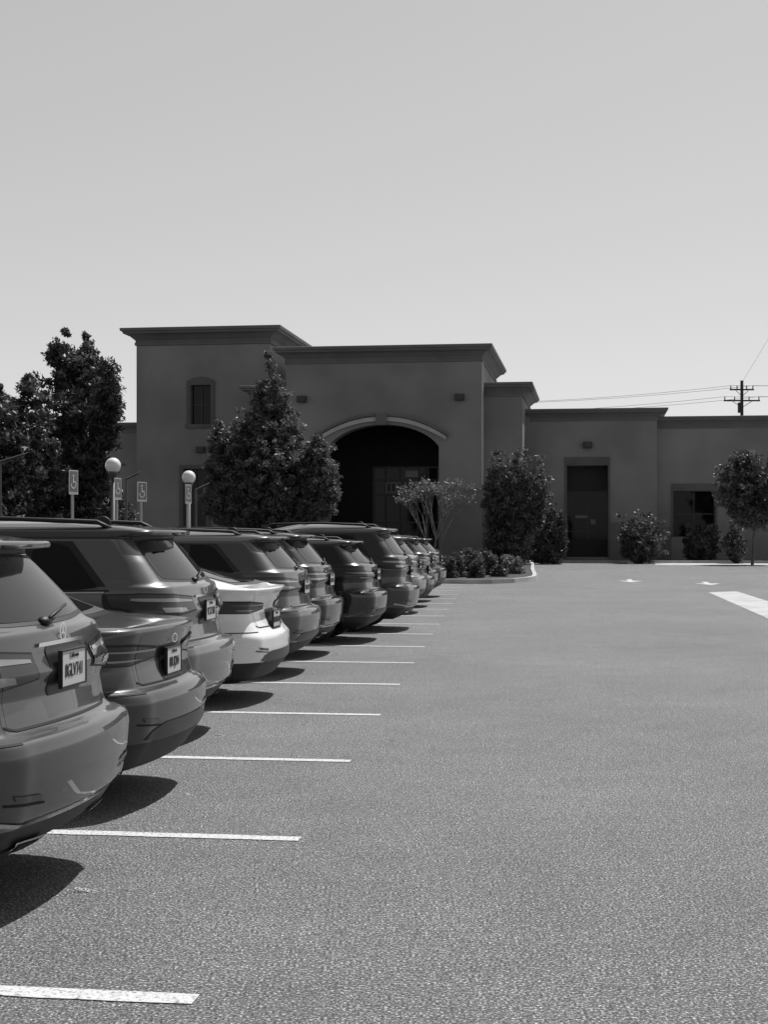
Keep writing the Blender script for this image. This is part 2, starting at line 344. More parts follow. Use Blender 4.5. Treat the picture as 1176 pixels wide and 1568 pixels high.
# ---------------------------------------------------------------- foliage
def leaves_mesh(name,C,Rd,per,size,mat,parent,asp=2.0,up=.2):
    C=np.asarray(C); Nn=len(C); n=Nn*per
    d=rng.normal(size=(n,3)); d/=np.linalg.norm(d,axis=1)[:,None]
    r=rng.random(n)**.5*(1+.25*rng.random(n))
    c=np.repeat(C,per,0); rr=np.repeat(np.asarray(Rd),per,0)
    p=c+d*rr*r[:,None]
    nrm=rng.normal(size=(n,3))*.9+d*.7; nrm/=np.linalg.norm(nrm,axis=1)[:,None]
    a=rng.normal(size=(n,3))*.7+d; a[:,2]+=up; a-=nrm*np.sum(a*nrm,1)[:,None]; a/=np.linalg.norm(a,axis=1)[:,None]
    b=np.cross(nrm,a); s=size*(.6+.8*rng.random(n))[:,None]
    V=np.empty((n,4,3)); V[:,0]=p-a*s*asp*.5; V[:,1]=p+b*s*.4; V[:,2]=p+a*s*asp*.5; V[:,3]=p-b*s*.4
    me=bpy.data.meshes.new(name); me.vertices.add(n*4); me.vertices.foreach_set('co',V.ravel())
    me.loops.add(n*4); me.loops.foreach_set('vertex_index',np.arange(n*4)); me.polygons.add(n); me.polygons.foreach_set('loop_start',np.arange(n)*4); me.polygons.foreach_set('loop_total',np.full(n,4))
    me.materials.append(mat); me.update(); me.validate()
    o=bpy.data.objects.new(name,me); link(o,parent); return o
def plant(name,prof,Y,nb,per,size,mat,cr=.25,trunk=True,base=None,tr=.16,rag=.22,nc=5,inner=.35,up=.5):
    prof=sorted(prof); py=np.array([p[0] for p in prof],float); L=np.array([p[1] for p in prof],float); Rr=np.array([p[2] for p in prof],float)
    cxm=(L[-1]+Rr[-1])/2 if base is None else base
    X0=(cxm-CX)/FP*Y; e=empty(name,(X0,Y,0)); G=Geo(); ztop=CH+(HY-py[0])*Y/FP
    zc=[0,ztop*.3,ztop*.6,ztop*.95]; xs=[((np.interp(HY-(z-CH)*FP/Y,py,(L+Rr)/2))-CX)/FP*Y-X0 for z in zc]; xs[0]=0
    if trunk: G.tube([(xs[i],0,zc[i]) for i in range(4)],[tr,tr*.75,tr*.45,.03],8)
    C=[];Rd=[]
    ys=np.linspace(py[0],py[-1],200); wgt=(np.interp(ys,py,Rr-L)+5)**1.35; wgt/=wgt.sum()
    for k in range(nb):
        yy=py[0]+2 if k==0 else rng.choice(ys,p=wgt); l=np.interp(yy,py,L); r_=np.interp(yy,py,Rr)
        rad=(r_-l)/2*Y/FP; cx=((l+r_)/2-CX)/FP*Y-X0; z=max(.15,CH+(HY-yy)*Y/FP)
        t=rng.random()*2*math.pi; c_=cr*(.65+.7*rng.random()); c_=min(c_,max(.1,rad*.7))
        R_=max(0,rad-c_*.8)*(1-rag+2*rag*rng.random()*.75)
        if rng.random()<.25: R_*=rng.random()**.5
        E=np.array([cx+math.cos(t)*R_,math.sin(t)*R_,z])
        zo=max(.05,z-R_*up) if trunk else .05; f=min(1,zo/ztop)
        O=np.array([float(np.interp(f,[0,.3,.6,.95],xs)) if trunk else cx*.2,0,zo])
        for m in range(nc):
            ff=inner+(1-inner)*(m+rng.random()*.6)/(nc-.4)
            q=O+(E-O)*min(ff,1)+rng.normal(size=3)*c_*.45; q[2]=max(q[2],.12)
            s_=c_*(1.15-.4*ff); C.append(q); Rd.append((s_,s_,s_*.75))
        if k%2==0: G.tube([tuple(O),tuple((O+E)/2+np.array([0,0,.04])),tuple(E)],[.045,.03,.012],4,False)
    leaves_mesh('foliage',C,Rd,per,size,mat,e)
    G.obj('trunk_and_limbs',bark,e,True)
    return e
plant('evergreen_tree',[(508,97,103),(518,86,118),(533,68,135),(548,60,150),(562,56,160),(580,50,178),(600,48,186),(640,50,188),(670,30,185),(720,20,180),(800,20,185)],66,200,28,.11,leaf_dark,.3,nc=6,rag=.25)
plant('evergreen_tree',[(576,36,46),(590,24,68),(610,0,90),(640,-20,100),(680,-40,106),(720,-50,110),(800,-60,110)],62,160,26,.11,leaf_dark,.3,nc=6,rag=.25)
plant('evergreen_tree',[(594,-2,6),(610,-30,30),(650,-70,40),(720,-100,50),(800,-110,60)],60,80,24,.13,leaf_dark,.34,nc=6)
plant('evergreen_tree',[(565,150,186),(590,140,190),(640,130,190),(700,110,185),(730,100,182),(770,90,200),(808,95,205)],64,150,26,.11,leaf_dark,.3)
plant('evergreen_tree',[(515,128,133),(530,118,148),(560,110,165),(640,100,175)],67,45,24,.12,leaf_dark,.27,rag=.3)
plant('conifer_tree',[(541,409,413),(552,404,419),(565,399,428),(590,388,441),(620,376,456),(645,362,464),(665,345,474),(685,335,492),(705,326,506),(730,318,518),(765,315,520),(797,335,500)],62,560,32,.08,leaf_con,.25,tr=.22,nc=5,rag=.09,up=.35)
plant('conifer_tree',[(645,328,338),(662,322,356),(690,313,385),(740,304,390),(780,308,390),(797,330,375)],60.8,120,32,.08,leaf_con,.24,rag=.12)
plant('conifer_tree',[(666,484,494),(690,465,508),(720,445,523),(760,442,525),(790,450,510)],60.8,120,32,.08,leaf_con,.24,rag=.12)
plant('tall_shrub',[(680,755,800),(695,745,822),(720,737,842),(760,735,846),(800,740,832),(856,742,815)],78,260,28,.10,leaf_shrub,.28,trunk=False,base=780,inner=.5)
plant('shrub',[(770,828,858),(790,812,868),(820,806,872),(856,812,866)],84,70,26,.12,leaf_dark,.3,trunk=False)
plant('shrub',[(780,955,990),(795,945,1015),(820,938,1026),(842,945,1018),(856,965,1000)],86,90,24,.1,leaf_shrub,.27,trunk=False,rag=.3)
plant('clipped_hedge',[(803,1052,1094),(812,1047,1099),(852,1046,1100)],89.5,110,26,.1,leaf_dark,.3,trunk=False,rag=.05)
plant('shrub',[(797,1110,1128),(812,1103,1140),(835,1105,1142),(854,1120,1134)],86,45,22,.11,leaf_shrub,.25,trunk=False)
plant('street_tree',[(694,1120,1165),(708,1100,1180),(730,1090,1200),(760,1090,1208),(785,1105,1200),(797,1125,1185)],82,170,26,.1,leaf_shrub,.3,base=1152,tr=.09,inner=.3)
for (l,r,t,b2,Y) in ((680,716,846,884,54),(700,742,842,884,55),(728,764,842,880,57),(764,804,852,878,58.5),(752,776,868,886,54.5),(676,700,852,888,52.6),(716,742,858,889,53)):
    plant('low_shrub',[(t,l+8,r-8),((t+b2)/2-3,l,r),(b2,l+3,r-3)],Y,50,20,.06,leaf_shrub if l!=764 else leaf_light,.16,trunk=False,nc=4,inner=.5)
plant('shrub',[(770,190,200),(785,180,212),(806,178,215)],48,30,30,.07,leaf_shrub,.2,trunk=False)
plant('shrub',[(770,-10,6),(800,-20,10)],40,30,30,.07,leaf_shrub,.2,trunk=False)
def ornamental(name,px,Y,pytop):
    X=(px-CX)/FP*Y; e=empty(name,(X,Y,.1)); G=Geo(); tips=[]
    H=CH+(HY-pytop)*Y/FP
    r=random.Random(3)
    def br(p,d,L,rad,dep):
        q=p+d*L; m=p+d*L*.5+Vector((r.uniform(-.05,.05),r.uniform(-.05,.05),0)); G.tube([p,m,q],[rad,rad*.85,rad*.7],5,False)
        if dep==0: tips.append(q); return
        for k in range(3):
            nd=(d+Vector((r.uniform(-.55,.55),r.uniform(-.55,.55),r.uniform(-.05,.35)))).normalized(); br(q,nd,L*r.uniform(.62,.82),rad*.62,dep-1)
    for k in range(5):
        t=k*1.26; br(Vector((.08*math.cos(t),.08*math.sin(t),0)),Vector((math.cos(t)*.2,math.sin(t)*.2,1)).normalized(),H*.33,.04,3)
    G.obj('stems',noisemat('pale_bark',.07,.16,12,.9),e,True)
    leaves_mesh('foliage',[tuple(t) for t in tips],[(.2,.2,.16)]*len(tips),9,.055,leaf_light,e)
ornamental('multi_stem_tree',663,58,722)
# ---------------------------------------------------------------- utility poles and wires
def upole(px,Y,ytop):
    x,y,z=WP(px,ytop,Y); e=empty('utility_pole',(x,y,0)); G=Geo(); G.tube([(0,0,0),(0,0,z)],[.2,.15],10)
    for k,zz in ((0,z-.9),(1,z-2.0)):
        wd=1.8 if k else 1.2
        G.box(-wd,wd,-.08,.08,zz-.07,zz+.07)
        for xx in (-wd+.1,-wd*.4,wd*.4,wd-.1): G.tube([(xx,0,zz+.07),(xx,0,zz+.4)],[.06,.05],6)
        G.tube([(-wd*.6,-.1,zz),(0,-.1,zz-.7)],.03,5); G.tube([(wd*.6,-.1,zz),(0,-.1,zz-.7)],.03,5)
    G.box(-.35,-.05,-.3,.3,z-3.2,z-2.2)
    G.obj('pole_and_crossarms',plain('weathered_wood',.04,.9),e); return (x,y,z)
p1=upole(1136,150,583); p2=upole(640,165,612); p3=upole(1620,150,560)
wg=Geo()
def wire(a,b,sag,r=.018):
    P=[]
    for i in range(17):
        t=i/16; P.append((a[0]+(b[0]-a[0])*t,a[1]+(b[1]-a[1])*t,a[2]+(b[2]-a[2])*t-sag*4*t*(1-t)))
    wg.tube(P,r,5)
for k,(dx,dz) in enumerate(((-1.1,-.5),(1.1,-.5),(-1.7,-1.6),(1.7,-1.6))):
    wire((p1[0]+dx,p1[1],p1[2]+dz),(p2[0]+dx,p2[1],p2[2]+dz),.5); wire((p1[0]+dx,p1[1],p1[2]+dz),(p3[0]+dx,p3[1],p3[2]+dz),.5)
wire((p1[0],p1[1],p1[2]-.2),WP(1320,250,110),.5,.012)
wg.obj('power_lines',plain('wire',.15,.7))
# ---------------------------------------------------------------- lamps and signs
metal_d=plain('painted_metal',.08,.45,.3); globe=plain('white_globe',.78,.3,coat=.5); signb=plain('sign_face',.14,.4); signw=plain('sign_white',.6,.4); galv=plain('galvanised',.3,.45,.7)
def lamp(px,py,Y):
    x,y,z=WP(px,py,Y); e=empty('street_lamp',(x,y,.1)); z-=.1
    G=Geo(); G.tube([(0,0,0),(0,0,.25),(0,0,.3),(0,0,z-.35)],[.13,.13,.06,.055],12); G.tube([(0,0,z-.35),(0,0,z-.2),(0,0,z-.15)],[.06,.13,.13],12); G.obj('post',metal_d,e,True)
    G=Geo(); G.ball((0,0,z),.2,20,14); G.obj('globe',globe,e,True)
lamp(173,713,38); lamp(289,731,44)
def sign(px,pyt,pyb,Y,rot,sc=1.0):
    x,y,z=WP(px,pyt,Y); e=empty('accessible_parking_sign',(x,y,.1),rot); z-=.1; h=(pyb-pyt)*Y/FP; w=.31*sc
    G=Geo(); G.box(-.025,.025,0,.04,0,z); G.obj('post',galv,e)
    G=Geo(); G.box(-w/2,w/2,-.012,-.002,z-h,z); G.obj('plate',signw,e)
    G=Geo(); G.box(-w/2+.02,w/2-.02,-.016,-.0125,z-h+.1*h,z-.02); G.obj('plate_field',signb,e)
    G=Geo(); c=z-h*.5
    n=14
    for i in range(n):
        a0=math.radians(-200+250*i/n); a1=math.radians(-200+250*(i+1)/n)
        for_=[(.085*math.cos(a0),.085*math.sin(a0)),(.085*math.cos(a1),.085*math.sin(a1)),(.06*math.cos(a1),.06*math.sin(a1)),(.06*math.cos(a0),.06*math.sin(a0))]
        G.quad(*[(p-.01,-.0185,c-.05+q) for p,q in for_])
    G.box(-.03,0,-.02,-.017,c-.02,c+.09); G.box(-.03,.06,-.0205,-.0175,c+.0,c+.022); G.box(.05,.075,-.02,-.017,c-.1,c+.01); G.ball((-.015,-.018,c+.125),(.025,.003,.025),10,6)
    G.obj('pictogram',signw,e)
sign(112,720,757,31,1.12,.95); sign(217,738,768,33,.98,.95); sign(180,732,765,36,1.15,.9); sign(288,742,771,38,1.15,.9)
def flood(px,py,Y,s=1):
    x,y,z=WP(px,py,Y); e=empty('area_light_pole',(x,y,.1)); z-=.1; G=Geo()
    G.tube([(0,0,0),(0,0,z-.05)],[.04,.035],8); G.tube([(0,0,z-.1),(.5*s,0,z+.08)],.02,6); G.obj('pole',metal_d,e)
    G=Geo(); G.quad((0,-.1,z-.06),(.6*s,-.1,z+.14),(.6*s,.1,z+.16),(0,.1,z-.04)); G.quad((0,-.1,z-.08),(.6*s,-.1,z+.12),(.6*s,-.1,z+.14),(0,-.1,z-.06)); G.obj('fixture_head',galv,e)
flood(0,702,34,1.1); flood(193,729,42,.7); flood(300,746,46,.7)
# ---------------------------------------------------------------- cars
def paint(name,c,metal=.5,rough=.35):
    m,nt,b=newmat(name); b.inputs['Metallic'].default_value=metal; b.inputs['Roughness'].default_value=rough
    b.inputs['Coat Weight'].default_value=1; b.inputs['Coat Roughness'].default_value=.04
    t=N(nt,'ShaderNodeTexCoord'); n=N(nt,'ShaderNodeTexNoise'); n.inputs['Scale'].default_value=400; n.inputs['Detail'].default_value=2; nt.links.new(t.outputs['Object'],n.inputs['Vector'])
    mr=N(nt,'ShaderNodeValToRGB'); mr.color_ramp.elements[0].position=.3; mr.color_ramp.elements[0].color=g(c*.8); mr.color_ramp.elements[1].position=.7; mr.color_ramp.elements[1].color=g(min(.9,c*1.2)); nt.links.new(n.outputs['Fac'],mr.inputs['Fac']); nt.links.new(mr.outputs[0],b.inputs['Base Color'])
    n2=N(nt,'ShaderNodeTexNoise'); n2.inputs['Scale'].default_value=3; n2.inputs['Detail'].default_value=6; nt.links.new(t.outputs['Object'],n2.inputs['Vector'])
    m2=N(nt,'ShaderNodeMapRange'); m2.inputs['To Min'].default_value=.0; m2.inputs['To Max'].default_value=.08; nt.links.new(n2.outputs['Fac'],m2.inputs['Value']); nt.links.new(m2.outputs[0],b.inputs['Coat Roughness'])
    return m
cglass,_,b=newmat('car_glass'); b.inputs['Base Color'].default_value=g(.005); b.inputs['Roughness'].default_value=.02; b.inputs['Specular IOR Level'].default_value=.5
lens,_,b=newmat('tail_lens'); b.inputs['Base Color'].default_value=g(.04); b.inputs['Roughness'].default_value=.06; b.inputs['Specular IOR Level'].default_value=.5
lens2=plain('lamp_reflector',.25,.25,.3,1); refl=plain('bumper_reflector',.07,.3)
clad=plain('black_plastic',.012,.55); chrome=plain('chrome',.55,.18,1); tire_m=plain('rubber',.02,.8); rim_m=plain('alloy',.3,.3,.8); seam_m=plain('seam',.003,.8); plate_m=plain('plate',.5,.4); platet=plain('plate_text',.02,.5); badge_m=plain('badge_metal',.7,.3,.2)
pocket_m=plain('recess_paint',.015,.35)
TPL={
'suv':(4.7,[(.22,.32,4.35,.78),(.25,.24,4.45,.84),(.31,.13,4.55,.90),(.40,.07,4.65,.93),(.43,.03,4.66,.94),(.58,.00,4.70,.948),(.70,-.01,4.68,.95),(.755,.01,4.66,.948),(.775,.10,4.64,.943),(.80,.12,4.63,.94),(.92,.145,4.55,.935),(.985,.12,4.35,.946),(1.01,.11,4.2,.952),(1.03,.12,4.0,.946),(1.08,.145,3.8,.922),(1.15,.155,3.5,.905),(1.185,.165,3.38,.892),(1.20,.21,3.35,.875),(1.23,.245,3.3,.865),(1.50,.49,2.75,.735),(1.530,.51,2.68,.715),(1.545,.36,2.6,.70),(1.575,.355,2.5,.67),(1.60,.56,2.35,.61),(1.625,1.0,2.2,.50),(1.642,1.45,2.05,.32),(1.65,1.7,2.0,.12)]),
'sedan':(4.85,[(.20,.28,4.5,.78),(.24,.14,4.6,.85),(.36,.05,4.75,.90),(.40,.02,4.8,.912),(.52,.00,4.85,.92),(.64,-.01,4.84,.925),(.69,.02,4.82,.922),(.71,.09,4.8,.915),(.80,.12,4.5,.912),(.88,.13,4.3,.918),(.93,.11,4.1,.925),(.97,.10,3.95,.915),(1.03,.08,3.7,.89),(1.055,.085,3.6,.87),(1.065,.18,3.5,.85),(1.09,.62,3.4,.80),(1.15,.80,3.3,.76),(1.37,1.38,2.75,.62),(1.42,1.65,2.5,.52),(1.44,1.9,2.3,.32),(1.447,2.05,2.2,.12)]),
'fast':(4.7,[(.20,.28,4.35,.78),(.24,.14,4.45,.85),(.36,.04,4.6,.90),(.40,.01,4.65,.912),(.52,.00,4.7,.92),(.64,.00,4.68,.925),(.70,.06,4.6,.92),(.80,.12,4.5,.915),(.9,.14,4.2,.92),(.97,.12,4.0,.925),(1.03,.10,3.7,.90),(1.08,.04,3.5,.87),(1.10,.045,3.4,.86),(1.115,.20,3.3,.84),(1.20,.55,3.15,.79),(1.33,1.05,2.85,.69),(1.41,1.5,2.6,.57),(1.445,1.9,2.35,.38),(1.46,2.1,2.25,.14)]),
}
RNG=random.Random(11)
class Car:
    def __init__(s,typ,H,W,style,near):
        s.L,rows=TPL[typ]; s.typ=typ; h0=rows[-1][0]; A=np.array(rows,float)
        zb=.9; z=A[:,0].copy(); m=z>zb; z[m]=zb+(z[m]-zb)*(H-zb)/(h0-zb); A[:,0]=z; A[:,3]*=W/.95
        s.W=W
        d=np.diff(A,axis=0); ds=np.sqrt(d[:,0]**2+d[:,1]**2+(.15*d[:,2])**2+d[:,3]**2); t=np.concatenate([[0],np.cumsum(ds)])
        nr=190 if near else 100
        T=np.linspace(0,t[-1],nr*3); D=np.stack([np.interp(T,t,A[:,k]) for k in range(4)],1)
        sg=.012/(t[-1]/(nr*3)); hw=int(3*sg)+1
        k=np.exp(-.5*(np.arange(-hw,hw+1)/sg)**2); k/=k.sum()
        P=np.pad(D,((hw,hw),(0,0)),mode='edge'); D=np.stack([np.convolve(P[:,c],k,'valid') for c in range(4)],1)
        D=D[::3]; D[:,0]+=np.arange(len(D))*1e-5; s.D=D; s.H=H
    def at(s,z): return [float(np.interp(z,s.D[:,0],s.D[:,c])) for c in (1,2,3)]
    def corner(s,z,w):
        f=min(1,max(0,(z-.95)/.45)); rx=.36*(1-f)+.16*f; ry=.30*(1-f)+.14*f
        return rx,min(ry,w*.6)
    def pt(s,sv,z,r=None):
        xr,xf,w=r if r is not None else s.at(z); rx,ry=s.corner(z,w); bow=.12*(w/.95)
        rx=min(rx,(xf-xr)*.3)
        xc=xr+bow*((w-ry)/w)**2; fx=min(.6,(xf-xr)*.3); fy=min(.5,w*.7); xfc=xf-.12-fx
        if sv<=1: y=sv*(w-ry); x=xr+bow*(y/w)**2
        elif sv<=2: a=(sv-1)*math.pi/2; y=w-ry+ry*math.sin(a); x=xc+rx*(1-math.cos(a))
        elif sv<=3: y=w; x=xc+rx+(sv-2)*(max(xfc,xc+rx+.01)-xc-rx)
        elif sv<=4: a=(sv-3)*math.pi/2; y=w-fy+fy*math.cos(a); x=max(xfc,xc+rx+.01)+fx*math.sin(a)
        else: y=(5-sv)*(w-fy); x=max(xfc,xc+rx+.01)+fx+.12*(1-(y/w)**2)
        y*=1-.05*abs((x-s.L/2)/(s.L/2))**3
        return x,y,z
    def sx(s,x,z):
        xr,xf,w=s.at(z); rx,ry=s.corner(z,w); bow=.12*(w/.95); rx=min(rx,(xf-xr)*.3)
        xc=xr+bow*((w-ry)/w)**2; fx=min(.6,(xf-xr)*.3); xfc=max(xf-.12-fx,xc+rx+.01)
        if x>=xfc: return 3+min(1,math.asin(min(1,(x-xfc)/fx))/(math.pi/2))
        if x>=xc+rx: return 2+(x-xc-rx)/(xfc-xc-rx)
        return 1+math.acos(max(-1,min(1,1-(x-xc)/rx)))/(math.pi/2)
def patch(car,G,lo,hi,off,mode='rear',nu=24,nv=6,sides=(1,-1)):
    lo=np.array(lo,float); hi=np.array(hi,float)
    def res(c):
        d=np.sqrt((np.diff(c,axis=0)**2).sum(1)); t=np.concatenate([[0],np.cumsum(d)]); t/=t[-1]; T=np.linspace(0,1,nu)
        return np.stack([np.interp(T,t,c[:,0]),np.interp(T,t,c[:,1])],1)
    a,b=res(lo),res(hi)
    P=np.zeros((nv,nu,3))
    for j in range(nv):
        f=j/(nv-1)
        for i in range(nu):
            p=a[i]*(1-f)+b[i]*f; z=p[1]
            sv=p[0] if mode=='rear' else car.sx(p[0],z)
            P[j,i]=car.pt(sv,z)
    du=np.gradient(P,axis=1); dv=np.gradient(P,axis=0); n=np.cross(du,dv); n/=np.linalg.norm(n,axis=2)[:,:,None]+1e-9
    ref=P-np.array([car.L/2,0,.6]); sgn=np.sign((n*ref).sum(2))[:,:,None]; n=n*sgn
    P=P+n*off
    for sd in sides:
        b0=len(G.v)
        for j in range(nv):
            for i in range(nu): G.v.append((P[j,i,0],P[j,i,1]*sd,P[j,i,2]))
        fl=sd*sgn.mean()>0
        for j in range(nv-1):
            for i in range(nu-1):
                q=(b0+j*nu+i,b0+j*nu+i+1,b0+(j+1)*nu+i+1,b0+(j+1)*nu+i); G.f.append(q if fl else q[::-1])
def wheel(G1,G2,x,y,r,sd):
    prof=[(-.11,r*.66),(-.115,r*.9),(-.09,r*.98),(0,r),(.09,r*.98),(.115,r*.9),(.11,r*.66)]; n=28; b=len(G1.v)
    for (o,rr) in prof:
        for k in range(n): t=2*math.pi*k/n; G1.v.append((x+rr*math.cos(t),y+o,r+rr*math.sin(t)))
    for i in range(len(prof)-1):
        for k in range(n): G1.f.append((b+i*n+k,b+(i+1)*n+k,b+(i+1)*n+(k+1)%n,b+i*n+(k+1)%n))
    yo=y+sd*.06; b=len(G1.v)
    G1.v.append((x,yo-sd*.03,r)); 
    for k in range(n): t=2*math.pi*k/n; G1.v.append((x+r*.66*math.cos(t),yo-sd*.03,r+r*.66*math.sin(t)))
    for k in range(n): G1.f.append((b,b+1+k,b+1+(k+1)%n))
    b=len(G2.v)
    for rr in (r*.61,r*.67):
        for k in range(n): t=2*math.pi*k/n; G2.v.append((x+rr*math.cos(t),yo+sd*.045,r+rr*math.sin(t)))
    for k in range(n): G2.f.append((b+k,b+(k+1)%n,b+n+(k+1)%n,b+n+k))
    for k in range(5):
        for dt in (-.16,.16):
            t=2*math.pi*k/5; c,s_=math.cos(t),math.sin(t); c2,s2=math.cos(t+dt),math.sin(t+dt); px,pz=-s_*.02,c*.02
            G2.quad((x+c*r*.1-px,yo+sd*.03,r+s_*r*.1-pz),(x+c2*r*.62-px,yo+sd*.04,r+s2*r*.62-pz),(x+c2*r*.62+px,yo+sd*.04,r+s2*r*.62+pz),(x+c*r*.1+px,yo+sd*.03,r+s_*r*.1+pz))
    G2.ball((x,yo+sd*.02,r),(r*.17,.02,r*.17),12,6)
def text(body,size,x,y,z,mat,parent,tilt=0,ext=.002,sx=1):
    c=bpy.data.curves.new('lettering','FONT'); c.body=body; c.size=size; c.align_x='CENTER'; c.align_y='CENTER'; c.extrude=ext; c.materials.append(mat)
    o=bpy.data.objects.new('lettering',c); link(o,parent)
    M=Matrix(((0,math.sin(tilt),-math.cos(tilt)),(-1,0,0),(0,math.cos(tilt),math.sin(tilt))))
    o.matrix_local=Matrix.Translation((x,y,z))@M.to_4x4()@Matrix.Diagonal((sx,1,1,1)); return o
def build_car(typ,H,W,pm,style,loc,rot,near=True,roof=None,badge=None,plt='8LVG741',lamp=None,zc=.40,star=False):
    car=Car(typ,H,W,style,near); e=empty('parked_car',loc,rot)
    L=car.L; S=list(np.linspace(0,1,11))+list(np.linspace(1,2,14))[1:]+list(np.linspace(2,3,46))[1:]+list(np.linspace(3,4,9))[1:]+list(np.linspace(4,5,7))[1:]
    V=[];Fc=[];fm=[]; nr=len(car.D); ns=len(S)*2-2
    for r in car.D:
        half=[car.pt(q,r[0],tuple(r[1:])) for q in S]; V+=half; V+=[(p[0],-p[1],p[2]) for p in half[1:-1]][::-1]
    wr=.365 if typ=='suv' else .335; ax=(.98,L-.9); RA=wr+.07
    sc=lambda z:(.9+(z-.9)*(H-.9)/(TPL[typ][1][-1][0]-.9)) if z>.9 else z
    rz=sc(1.515) if typ=='suv' else H-.06
    for j in range(nr-1):
        for i in range(ns):
            a=j*ns+i; b=j*ns+(i+1)%ns; c=b+ns; d=a+ns
            cx=(V[a][0]+V[c][0])/2; cz=(V[a][2]+V[c][2])/2; cy=abs(V[a][1]+V[c][1])/2
            if cy>.5 and min((cx-q)**2 for q in ax)+(cz-wr)**2<RA**2: continue
            Fc.append((a,d,c,b)); 
            fm.append(1 if cz<zc else (2 if (roof and cz>rz) else 0))
    Fc.append(tuple(range(ns))); fm.append(1); Fc.append(tuple(range((nr-1)*ns,nr*ns))[::-1]); fm.append(2 if roof else 0)
    mesh_obj('body_shell',V,Fc,[pm,clad,roof or pm],e,True,fm)
    Gd=Geo(); Gd.box(.35,L-.4,-.6,.6,.2,.8); Gd.box(.6,L-.7,-.66,.66,.8,.95); Gd.obj('underbody',seam_m,e)
    Gt=Geo();Gr=Geo()
    for x in ax:
        for sd in (1,-1): wheel(Gt,Gr,x,sd*(W-.14),wr,sd)
    Gt.obj('tyres',tire_m,e,True); Gr.obj('wheel_rims',rim_m,e)
    Gc=Geo(); Gs=Geo(); Gg=Geo(); Gl=Geo(); Gl2=Geo(); Gh=Geo(); Gp=Geo(); Gk=Geo(); Gf=Geo()
    for x in ax:
        for sd in (1,-1):
            n=26; b=len(Gc.v)
            for k in range(n+1):
                t=math.pi*(-.12+1.24*k/n)
                for rr,of in ((RA-.035,-.03),(RA-.03,.008),(RA+.045,.010),(RA+.05,.0)):
                    xx=x+rr*math.cos(t); zz=max(.3,wr+rr*math.sin(t)); p=car.pt(car.sx(xx,zz),zz); Gc.v.append((p[0],sd*(p[1]+of),p[2]))
            for k in range(n):
                for q in range(3): Gc.f.append((b+k*4+q,b+k*4+q+1,b+k*4+5+q,b+k*4+4+q))
    if typ=='suv':
        g0,g1=sc(1.225),sc(1.50)
        patch(car,Gc,[(0,g0-.02),(.6,g0-.015),(1.22,g0+.0)],[(0,g1+.015),(.6,g1+.012),(1.15,g1+.005)],.002)
        patch(car,Gg,[(0,g0-.005),(.6,g0),(1.02,g0+.012),(1.12,g0+.05)],[(0,g1),(.6,g1-.003),(.98,g1-.015),(1.05,g1-.05)],.006)
        b0=sc(1.155); t0=sc(1.50)
        patch(car,Gc,[(.66,b0+.0),(3.2,b0-.03)],[(1.0,t0+.0),(2.75,t0+.01)],.002,'side',24)
        patch(car,Gg,[(.76,b0+.03),(.9,b0+.012),(1.30,b0+.01)],[(1.02,t0-.05),(1.10,t0-.02),(1.30,t0-.01)],.006,'side',14)
        patch(car,Gg,[(1.36,b0+.01),(2.05,b0)],[(1.39,t0-.01),(2.05,t0)],.006,'side',12)
        patch(car,Gg,[(2.12,b0),(3.10,b0-.02)],[(2.12,t0),(2.58,t0+.0),(2.72,t0-.08)],.006,'side',14)
        patch(car,Gh,[(.70,b0-.012),(3.1,b0-.045)],[(.70,b0-.002),(3.1,b0-.03)],.009,'side',20,2)
        patch(car,Gg,[(5,sc(1.2)),(4.1,sc(1.2))],[(5,sc(1.5)),(4.1,sc(1.5))],.004)
        pl=(.93,1.09); lz=lamp or (.56,.955,1.12)
    else:
        r0,r1=(1.12,1.36) if typ=='sedan' else (1.14,1.41)
        patch(car,Gc,[(0,r0-.015),(1.1,r0-.01)],[(0,r1+.01),(1.1,r1)],.002)
        patch(car,Gg,[(0,r0),(.95,r0+.01)],[(0,r1),(.95,r1-.01)],.006)
        patch(car,Gc,[(1.15,1.09),(2.2,1.03),(3.35,1.01)],[(1.65,1.36),(2.2,1.4),(2.75,1.38)],.002,'side',24)
        patch(car,Gg,[(1.3,1.12),(2.2,1.05),(3.3,1.03)],[(1.67,1.34),(2.2,1.385),(2.7,1.36)],.006,'side',24)
        patch(car,Gh,[(1.1,1.02),(3.3,1.0)],[(1.1,1.03),(3.3,1.01)],.009,'side',20,2)
        patch(car,Gc,[(2.22,1.04),(2.30,1.04)],[(2.20,1.38),(2.28,1.38)],.009,'side',4)
        patch(car,Gg,[(5,1.13),(4.1,1.13)],[(5,1.38),(4.1,1.38)],.004)
        pl=(.76,.91) if typ=='sedan' else (.72,.86); lz=lamp or ((.55,.84,.96) if typ=='sedan' else (.5,.86,.97))
    s0,l0,l1=lz; m=(l0+l1)/2
    patch(car,Gc,[(s0-.03,l0+.02),(1.1,l0-.01),(1.9,l0),(2.07,l0+.05)],[(s0-.02,l1-.02),(1.1,l1+.01),(1.9,l1+.02),(2.1,l1+.01)],.003,nu=30)
    patch(car,Gl,[(s0,l0+.03),(1.1,l0),(1.9,l0+.01),(2.05,l0+.06)],[(s0+.01,l1-.03),(1.1,l1),(1.9,l1+.01),(2.08,l1)],.010,nu=30)
    patch(car,Gl2,[(s0+.05,m+.012),(1.1,m+.018),(1.85,m+.030),(2.0,m+.036)],[(s0+.05,m+.026),(1.1,l1-.025),(1.85,l1-.022),(2.0,l1-.024)],.013,nu=26,nv=3)
